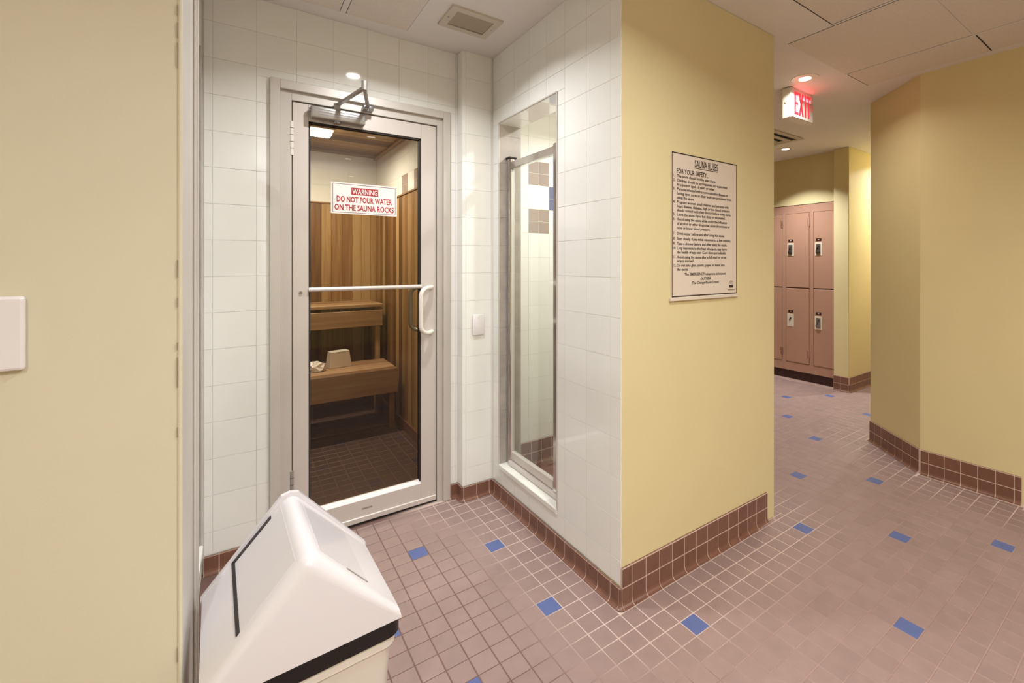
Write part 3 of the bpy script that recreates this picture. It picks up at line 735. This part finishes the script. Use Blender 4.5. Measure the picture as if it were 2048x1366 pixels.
# ------------------------------------------------------------------ sauna furniture
def bench(label, y0, y1, ztop, apron_drop, gap):
    t = thing('sauna_bench', label, 'bench', (0.0, (y0+y1)/2, 0.0), 0, 'cedar benches in the sauna')
    yc = (y0+y1)/2; n = 5; wd = (y1-y0)/n
    for k in range(n):
        box('slat', SX0+0.001, SX1-0.063, y0-yc+k*wd+0.003, y0-yc+(k+1)*wd-0.003, ztop-0.028, ztop, M['wood_bench'], t, bev=0.003)
    box('apron', SX0+0.001, SX1-0.065, y0-yc+0.002, y0-yc+0.034, ztop-gap-apron_drop, ztop-gap, M['wood_bench'], t, bev=0.003)
    for xx in (SX0+0.05, 0.1, SX1-0.12):
        box('bearer', xx, xx+0.04, y0-yc+0.036, y1-yc-0.002, ztop-0.10, ztop-0.029, M['wood_bench'], t)
        box('leg', xx, xx+0.04, y0-yc+0.04, y0-yc+0.09, 0.001, ztop-0.10, M['wood_z'], t)
        box('leg', xx, xx+0.04, y1-yc-0.055, y1-yc-0.005, 0.001, ztop-0.10, M['wood_z'], t)
    return t
bench('upper cedar sauna bench against the back wall', 4.27, 4.77, 0.985, 0.14, 0.055)
bench('lower cedar sauna bench in front of the upper one', 3.79, 4.26, 0.50, 0.185, 0.006)
t = thing('paper_box', 'small pale cardboard box standing on the lower sauna bench', 'box', (0.645, 4.12, 0.5005), R(12))
bm = bmesh.new(); B_box(bm, -0.085, 0.085, -0.05, 0.05, 0, 0.125, bev=0.003)
for v in bm.verts:
    if v.co.z > 0.06: v.co.x *= 0.82; v.co.y *= 0.85
from_bm('carton', bm, M['paper'], t)
box('lid_flap', -0.07, 0.07, -0.043, 0.043, 0.125, 0.129, M['cream'], t, bev=0.001)
bm = bmesh.new(); bmesh.ops.create_icosphere(bm, subdivisions=3, radius=0.06)
rr = random.Random(5)
for v in bm.verts:
    k = 0.72+0.5*rr.random(); v.co = Vector((v.co.x*k*1.1, v.co.y*k*0.9, max(-0.028, v.co.z*k*0.75)))
for v in bm.verts: v.co.z += 0.0285
o = from_bm('crumpled_paper', bm, M['sign_white']); o.location = (0.475, 4.04, 0.5005)
o['label'] = 'crumpled white paper lying on the lower sauna bench left of the box'; o['category'] = 'paper'
t = thing('sauna_lamp', 'bright bulkhead lamp on the sauna ceiling seen through the glass', 'lamp', (0.43, 3.93, SZC))
box('housing', -0.15, 0.15, -0.075, 0.075, -0.022, -0.0005, M['cream'], t, bev=0.006, seg=2)
box('lens', -0.135, 0.135, -0.062, 0.062, -0.062, -0.0222, M['sauna_lamp'], t, bev=0.02, seg=3, smooth=True)
ld = bpy.data.lights.new('bulb', 'AREA'); ld.shape = 'RECTANGLE'; ld.size = 0.26; ld.size_y = 0.12; ld.energy = 29; ld.color = (1, 0.97, 0.9)
lo = bpy.data.objects.new('bulb', ld); C.objects.link(lo); lo.parent = t; lo.location = (0, 0, -0.07)

# ------------------------------------------------------------------ shower doors and sills
def shower(n, sgn, xw, y0, y1, z0, ztop, zsill_x0, zsill_x1):
    d = struct_empty('door_%d' % n)
    xm = xw + sgn*0.066
    bm = bmesh.new(); B_cyl(bm, (xm, y1-0.025, z0), (xm, y1-0.025, ztop), 0.021, n=18); from_bm('pivot_post', bm, M['chrome'], d, True)
    box('post_cap', xm-0.026, xm+0.026, y1-0.05, y1-0.002, ztop, ztop+0.012, M['black'], d, bev=0.004)
    box('header_rail', xm-0.014, xm+0.014, y0+0.002, y1-0.044, ztop-0.058, ztop-0.018, M['chrome'], d, bev=0.003)
    box('latch_post', xm-0.018, xm+0.018, y0+0.002, y0+0.108, z0, ztop-0.006, M['chrome'], d, bev=0.004)
    box('bottom_track', xm-0.028, xm+0.03, y0+0.002, y1-0.047, z0, z0+0.024, M['alu2'], d, bev=0.003)
    box('door_rail', xm-0.012, xm+0.012, y0+0.12, y1-0.049, z0+0.026, z0+0.075, M['alu2'], d, bev=0.003)
    box('glass_pane', xm-0.003, xm+0.003, y0+0.12, y1-0.049, z0+0.0755, ztop-0.0585, M['glass'], d)
    box('hinge_stile', xm-0.010, xm+0.010, y1-0.0485, y1-0.0465, z0+0.026, ztop-0.06, M['jamb'], d)
    return d
shower(2, 1, XR, OY0, OY1, OZ0+0.001, 1.947, 0, 0)
shower(3, -1, XL, LY0, LY1, 0.19+0.001, 1.947, 0, 0)
s2 = struct(box('trim_2', XR-0.004, 1.352, OY0+0.001, OY1-0.001, OZ0-0.028, OZ0, M['mirror_edge'], bev=0.004, seg=2))
s3 = struct(box('trim_3', -0.272, XL+0.006, LY0+0.001, LY1-0.001, 0.162, 0.19, M['mirror_edge'], bev=0.004, seg=2))
# bright metal edging round the right opening
boxes('edge_trim', [(XR-0.0025, XR+0.004, OY0-0.003, OY0+0.003, OZ0, OZ1), (XR-0.0025, XR+0.004, OY0, OY1, OZ1-0.003, OZ1+0.003), (XR-0.0025, XR+0.004, OY1-0.003, OY1+0.003, OZ0, OZ1)], M['alu'], s2)

# ------------------------------------------------------------------ wall plates
t = thing('wall_plate', 'blank white cover plate on the tiles right of the sauna door', 'wall plate', (1.114, 2.45, 0.99))
box('plate', -0.035, 0.035, -0.007, 0.0003, -0.06, 0.06, M['white'], t, bev=0.004, seg=2, smooth=True)
for z in (-0.042, 0.042):
    bm = bmesh.new(); B_cyl(bm, (0, -0.0082, z), (0, -0.0065, z), 0.003, n=10); from_bm('screw', bm, M['cream'], t)
t = thing('light_switch', 'white light switch plate on the yellow wall at the left', 'light switch', (-0.366, 1.2, 1.228))
SWX = 0
box('plate', -0.062, 0.062, -0.013, -0.0003, -0.064, 0.064, M['white'], t, bev=0.005, seg=2)
box('rocker', -0.017, 0.017, -0.016, -0.0131, -0.033, 0.033, M['white'], t, bev=0.0015)
for z in (-0.048, 0.048):
    bm = bmesh.new(); B_cyl(bm, (0, -0.0142, z), (0, -0.0128, z), 0.003, n=10); from_bm('screw', bm, M['cream'], t)

# ------------------------------------------------------------------ rules poster
RX0, RX1, RZ0, RZ1 = 1.4915, 1.956, 1.2, 1.826
t = thing('rules_poster', 'beige sauna rules poster with dark border on the yellow pier', 'sign', ((RX0+RX1)/2, YF, RZ0))
hw, hh = (RX1-RX0)/2, RZ1-RZ0
box('board', -hw, hw, -0.006, -0.0005, 0, hh, M['paper'], t, bev=0.001)
boxes('border', [(-hw+0.001, hw-0.001, -0.0068, -0.0058, hh-0.0055, hh-0.001), (-hw+0.001, hw-0.001, -0.0068, -0.0058, 0.001, 0.0055), (-hw+0.001, -hw+0.0045, -0.0068, -0.0058, 0.0055, hh-0.0055), (hw-0.0045, hw-0.001, -0.0068, -0.0058, 0.0055, hh-0.0055)], M['ink'], t)
box('bottom_rail', -hw-0.012, hw+0.002, -0.012, -0.0005, -0.016, -0.0005, M['paper'], t, bev=0.002)
PL = YF-0.0072
def fz(f): return RZ1 - f*hh
cx_ = (RX0+RX1)/2
write(t, 'SAUNA RULES', RX0+0.502*(RX1-RX0), fz(0.054)-0.016, 0.033, M['ink'], plane=PL, width=0.165, align='C', bold=0.012)
box('underline', -0.083, 0.084, -0.0068, -0.0058, hh*(1-0.054)-0.0225, hh*(1-0.054)-0.0200, M['ink'], t)
write(t, 'FOR YOUR SAFETY...', RX0+0.068*(RX1-RX0), fz(0.124)-0.012, 0.022, M['ink'], plane=PL, width=0.218, align='L', bold=0.012)
LINES = [('1.', 'The sauna should not be used alone.', .162), ('2.', 'Children should be accompanied and supervised', .193), ('', 'by a person aged 16 years or older.', .221),
 ('3.', 'Persons infected with a communicable disease or', .252), ('', 'having open sores on their body are prohibited from', .282), ('', 'using the sauna.', .311),
 ('4.', 'Pregnant women, small children and persons with', .342), ('', 'heart disease, diabetes, high or low blood pressure', .370), ('', 'should consult with their doctor before using sauna.', .398),
 ('5.', 'Leave the sauna if you feel dizzy or nauseated.', .428), ('6.', 'Avoid using the sauna while under the influence', .460), ('', 'of alcohol or other drugs that cause drowsiness or', .490), ('', 'raise or lower blood pressure.', .521),
 ('7.', 'Drink water before and after using the sauna.', .560), ('8.', 'Start slowly. Keep initial exposure to a few minutes.', .595), ('9.', 'Take a shower before and after using the sauna.', .629),
 ('10.', 'Long exposure to the heat of a sauna may harm', .661), ('', 'the health of any user. Cool down periodically.', .689), ('11.', 'Avoid using the sauna after a full meal or on an', .722), ('', 'empty stomach.', .748),
 ('12.', 'Do not take glass, plastic, paper or metal into', .780), ('', 'the sauna.', .808)]
XS = 1.06
for num, s, f in LINES:
    write(t, s, RX0+0.072*(RX1-RX0), fz(f)-0.0055, 0.0125, M['ink'], plane=PL, xs=XS, bold=0.012)
    if num: write(t, num, RX0+0.018*(RX1-RX0), fz(f)-0.0055, 0.0125, M['ink'], plane=PL, xs=XS, bold=0.008)
for s, f, b in (('The EMERGENCY telephone is located', .843, .01), ('OUTSIDE', .877, .02), ('The Change Room Doors', .905, .01)):
    write(t, s, RX0+0.49*(RX1-RX0), fz(f)-0.0055, 0.0125, M['ink'], plane=PL, xs=XS, align='C', bold=b)
bm = bmesh.new()
B_box(bm, -0.016, 0.016, -0.0068, -0.0058, 0.030, 0.042); B_box(bm, -0.003, 0.003, -0.0068, -0.0058, 0.046, 0.056)
B_box(bm, -0.026, 0.026, -0.0068, -0.0058, 0.018, 0.0205)
for k in range(14):
    a0 = PI*k/14; B_box(bm, 0.015*math.cos(a0)-0.0012, 0.015*math.cos(a0)+0.0012, -0.0068, -0.0058, 0.045+0.017*math.sin(a0)-0.0012, 0.045+0.017*math.sin(a0)+0.0012)
o = from_bm('emblem', bm, M['ink'], t); o.location = (hw-0.045, 0, 0)

# ------------------------------------------------------------------ exit sign
ex = thing('exit_sign', 'white lit sign with red EXIT lettering hung under the hall ceiling', 'sign', (3.045, 1.64, CEIL))
EW, EH, ED = 0.30, 0.208, 0.065
box('housing', 0, EW, 0.004, ED, -EH-0.002, -0.004, M['cream'], ex, bev=0.004, seg=2)
box('canopy', 0.02, EW-0.02, 0.0, ED+0.03, -0.005, -0.0003, M['cream'], ex, bev=0.002)
box('face', 0.006, EW-0.006, 0.0, 0.0045, -EH+0.004, -0.012, M['exit_face'], ex, bev=0.001)
def ebox(x0, x1, z0, z1): return (x0, x1, -0.0022, 0.0005, z0, z1)
zt, zb = -0.03, -0.182; st = 0.017
boxes('letter_e', [ebox(0.04, 0.04+st, zb, zt), ebox(0.04+st, 0.09, zt-st, zt), ebox(0.04+st, 0.083, (zt+zb)/2-st/2, (zt+zb)/2+st/2), ebox(0.04+st, 0.09, zb, zb+st)], M['exit_red'], ex)
bm = bmesh.new()
for a, b in ((0.100, 0.144), (0.144, 0.100)):
    vs = [bm.verts.new((xx, yy, zz)) for yy in (-0.0022, 0.0005) for xx, zz in ((a-0.003, zb), (a+st, zb), (b+st, zt), (b-0.003, zt))]
    for f in ((0, 1, 2, 3), (7, 6, 5, 4), (0, 4, 5, 1), (1, 5, 6, 2), (2, 6, 7, 3), (3, 7, 4, 0)): bm.faces.new([vs[i] for i in f])
from_bm('letter_x', bm, M['exit_red'], ex)
boxes('letter_i', [ebox(0.177, 0.177+st, zb, zt)], M['exit_red'], ex)
boxes('letter_t', [ebox(0.203, 0.258, zt-st, zt), ebox(0.222, 0.222+st, zb, zt-st)], M['exit_red'], ex)
bm = bmesh.new()
for (a, za, b, zb_) in ((0.267, -0.085, 0.279, -0.106), (0.279, -0.106, 0.267, -0.127)):
    vs = [bm.verts.new((xx, yy, zz)) for yy in (-0.0022, 0.0005) for xx, zz in ((a, za), (a+0.008, za), (b+0.008, zb_), (b, zb_))]
    for f in ((0, 1, 2, 3), (7, 6, 5, 4), (0, 4, 5, 1), (1, 5, 6, 2), (2, 6, 7, 3), (3, 7, 4, 0)): bm.faces.new([vs[i] for i in f])
from_bm('arrow', bm, M['exit_red'], ex)
bm = bmesh.new(); B_cyl(bm, (-0.003, 0.036, -0.1), (0.001, 0.036, -0.1), 0.008, n=14); from_bm('test_button', bm, M['vent'], ex)
ld = bpy.data.lights.new('glow', 'AREA'); ld.shape = 'RECTANGLE'; ld.size = 0.22; ld.size_y = 0.02; ld.energy = 0.2; ld.color = (1, 0.12, 0.15)
lo = bpy.data.objects.new('glow', ld); C.objects.link(lo); lo.parent = ex; lo.location = (0.15, -0.01, -0.06); lo.rotation_euler = (R(125), 0, 0)

# ------------------------------------------------------------------ lockers
LW = 0.315
def locker(y1, label, marks):
    t = thing('locker', label, 'locker', (5.2, y1, 0), 0, 'pink two-tier lockers')
    # local: front at x=0 facing -x, column runs from y=-LW to 0
    boxes('body', [(0.004, 0.44, -LW+0.001, -0.001, 0.10, 2.005)], M['locker'], t)
    boxes('front_frame', [(-0.012, 0.004, -0.03, -0.0005, 0.10, 2.005), (-0.012, 0.004, -LW+0.0005, -LW+0.012, 0.10, 2.005),
                          (-0.012, 0.004, -LW+0.012, -0.03, 1.915, 2.005), (-0.012, 0.004, -LW+0.012, -0.03, 0.10, 0.195)], M['locker'], t)
    box('shadow_gap', 0.0, 0.0045, -LW+0.012, -0.03, 0.195, 1.915, M['seam'], t)
    box('toe_kick', 0.012, 0.40, -LW+0.001, -0.001, 0.0, 0.10, M['toe'], t)
    for k, (z0, z1) in enumerate(((0.199, 1.052), (1.064, 1.911))):
        d = box('door', -0.016, -0.0005, -LW+0.015, -0.033, z0, z1, M['locker'], t, bev=0.003)
        hz = 1.50 if k else 0.68
        yl = -0.05
        cup = box('latch_cup', -0.0185, -0.0155, yl-0.078, yl, hz-0.075, hz+0.075, M['cup'], d, bev=0.001)
        box('cup_recess', -0.0195, -0.0183, yl-0.062, yl-0.014, hz-0.06, hz+0.055, M['steel'] if marks[k] else M['vent'], d)
        bm = bmesh.new(); B_box(bm, -0.004, 0.004, -0.006, 0.006, -0.018, 0.018, bev=0.002, mtx=Matrix.Translation((-0.023, yl-0.036, hz+0.02)) @ Matrix.Rotation(R(35), 4, 'X'))
        from_bm('latch', bm, M['ink'], d)
        box('number_plate', -0.0185, -0.0155, yl-0.07, yl-0.012, hz+0.088, hz+0.118, M['plate_dark'], d, bev=0.001)
        box('number', -0.0192, -0.0184, yl-0.048, yl-0.034, hz+0.099, hz+0.107, M['cup'], d)
        if marks[k]:
            bm = bmesh.new(); B_box(bm, -0.034, -0.02, yl-0.06, yl-0.014, hz-0.045, hz-0.012, bev=0.004, seg=2)
            B_tube(bm, [(-0.027, yl-0.05, hz-0.013)] + arc((-0.027, yl-0.05, hz+0.008), (-0.027, yl-0.037, hz+0.026), (-0.027, yl-0.024, hz+0.008)) + [(-0.027, yl-0.024, hz-0.013)], 0.0035, 8)
            from_bm('padlock', bm, M['steel'] if marks[k] == 1 else M['ink'], d, True)
        zz = 1.76 if k else 0.27
        hm = bmesh.new(); B_cyl(hm, (-0.0165, -LW+0.012, zz), (-0.0165, -LW+0.012, zz+0.085), 0.006, n=10)
        from_bm('hinge', hm, M['locker'], d, True)
        hm = bmesh.new()
        for q in range(6):
            for yy in (-LW+0.004, -LW+0.020): B_box(hm, -0.0175, -0.0128, yy, yy+0.010, zz+q*0.015, zz+q*0.015+0.008)
        from_bm('hinge_slots', hm, M['seam'], d)
    return t
Y0 = 2.89
locker(Y0, 'middle two-tier pink metal locker with a dark latch in its upper cup', (0, 2))
locker(Y0-LW, 'two-tier pink locker beside the yellow pillar with a padlock below', (1, 2))
locker(Y0+LW, 'two-tier pink locker half hidden behind the yellow pier edge', (0, 0))
locker(Y0+2*LW, 'two-tier pink locker hidden farther along the row', (0, 0))

# ------------------------------------------------------------------ swing-top bin
D = 0.62
bn = thing('swing_bin', 'white swing-top waste bin with a black band in the lower left corner', 'waste bin', (0.112, 1.245, 0.0), R(2.2))
HWD, HDP = 0.295*D, 0.272*D
ZR, ZT = H-1.325*D, H-0.995*D
bm = bmesh.new()
def ring(hx, hy, z, r, n=5):
    out = []
    for sx, sy, a0 in ((1, 1, 0), (-1, 1, 90), (-1, -1, 180), (1, -1, 270)):
        for k in range(n+1):
            a = R(a0+90*k/n); out.append(bm.verts.new((sx*(hx-r)+r*math.cos(a), sy*(hy-r)+r*math.sin(a), z)))
    return out
rs = [ring(HWD-0.045, HDP-0.045, 0.0, 0.03), ring(HWD-0.042, HDP-0.042, 0.01, 0.035), ring(HWD-0.014, HDP-0.014, ZR-0.07, 0.03), ring(HWD-0.012, HDP-0.012, ZR-0.062, 0.03), ring(HWD-0.006, HDP-0.006, ZR-0.058, 0.03), ring(HWD-0.006, HDP-0.006, ZR-0.024, 0.03)]
for a, b in zip(rs, rs[1:]):
    n = len(a)
    for k in range(n): bm.faces.new((a[k], a[(k+1) % n], b[(k+1) % n], b[k]))
bm.faces.new(rs[0][::-1]); bm.faces.new(rs[-1])
from_bm('body', bm, M['cream'], bn, True)
bm = bmesh.new()
rs = [ring(HWD+0.001, HDP+0.001, ZR-0.034, 0.03), ring(HWD+0.001, HDP+0.001, ZR-0.0005, 0.03)]
n = len(rs[0])
for k in range(n): bm.faces.new((rs[0][k], rs[0][(k+1) % n], rs[1][(k+1) % n], rs[1][k]))
bm.faces.new(rs[0][::-1]); bm.faces.new(rs[1])
from_bm('black_band', bm, M['black'], bn, True)
# gabled lid, ridge along y
bm = bmesh.new()
prof = [(-HWD, ZR), (HWD, ZR), (HWD, ZR+0.012), (0.0, ZT+0.012), (-HWD, ZR+0.012)]
f0 = [bm.verts.new((x, -HDP+(0.012 if z > ZR+0.02 else 0), z)) for x, z in prof]; f1 = [bm.verts.new((x, HDP, z)) for x, z in prof]
n = len(prof)
bm.faces.new(f0); bm.faces.new(f1[::-1])
for k in range(n): bm.faces.new((f0[k], f1[k], f1[(k+1) % n], f0[(k+1) % n]))
bmesh.ops.recalc_face_normals(bm, faces=bm.faces)
front = [e for e in bm.edges if all(v in f0 for v in e.verts) and max(v.co.z for v in e.verts) > ZR+0.02]
ridge = [e for e in bm.edges if all(v.co.z > ZT for v in e.verts) and e not in front and abs(e.verts[0].co.y-e.verts[1].co.y) > 0.1]
sides = [e for e in bm.edges if abs(e.verts[0].co.x) > HWD-0.001 and abs(e.verts[1].co.x) > HWD-0.001 and abs(e.verts[0].co.z-e.verts[1].co.z) < 0.02 and abs(e.verts[0].co.y-e.verts[1].co.y) < 0.05 and e.verts[0].co.y < 0]
bmesh.ops.bevel(bm, geom=list(set(front+ridge)), offset=0.03, segments=6, affect='EDGES', profile=0.5)
lid = from_bm('lid', bm, M['lid'], bn, True)
# raised rim along the rear gable
bm = bmesh.new()
rim = [(-HWD-0.003, ZR+0.010), (-0.02, ZT+0.001), (0, ZT+0.006), (0.02, ZT+0.001), (HWD+0.003, ZR+0.010)]
for (xa, za), (xb, zb2) in zip(rim, rim[1:]):
    vs = []
    for (x_, z_) in ((xa, za), (xb, zb2)):
        for yy in (HDP-0.006, HDP+0.008):
            for dz in (-0.014, 0.0035): vs.append(bm.verts.new((x_, yy, z_+dz)))
    for f in ((0, 1, 3, 2), (4, 6, 7, 5), (0, 4, 5, 1), (2, 3, 7, 6), (1, 5, 7, 3), (0, 2, 6, 4)): bm.faces.new([vs[i] for i in f])
from_bm('lid_rim', bm, M['lid'], lid)
# swing flaps: one thin panel on either slope with a dark slot round it
def slope_pt(side, s, y, lift):
    # s: 0 at ridge .. 1 at rim along the slope
    x = HWD*s; z = ZT+0.012+(ZR-ZT)*s
    nx, nz = (ZT-ZR), HWD; q = math.hypot(nx, nz)
    return (side*(x+lift*nx/q), y, z+lift*nz/q)
def slope_slab(name, side, s0, s1, y0, y1, l0, l1, m, parent):
    bm = bmesh.new()
    vs = [bm.verts.new(slope_pt(side, s, yy, l)) for l in (l0, l1) for s, yy in ((s0, y0), (s1, y0), (s1, y1), (s0, y1))]
    for f in ((0, 1, 2, 3), (4, 5, 6, 7), (0, 1, 5, 4), (1, 2, 6, 5), (2, 3, 7, 6), (3, 0, 4, 7)): bm.faces.new([vs[i] for i in f])
    return from_bm(name, bm, m, parent)
slope_slab('flap', -1, 0.13, 0.66, -HDP+0.05, HDP-0.016, -0.002, 0.0004, M['lid'], lid)
slope_slab('flap_slot', -1, 0.650, 0.682, -HDP+0.05, HDP-0.008, -0.002, 0.0016, M['black'], lid)
slope_slab('flap_slot', -1, 0.24, 0.682, HDP-0.022, HDP-0.007, -0.002, 0.0016, M['black'], lid)
slope_slab('flap', 1, 0.13, 0.66, -HDP+0.05, HDP-0.016, -0.002, 0.0004, M['lid'], lid)
slope_slab('flap_slot', 1, 0.42, 0.66, -HDP+0.046, -HDP+0.05, -0.002, 0.0014, M['closer'], lid)
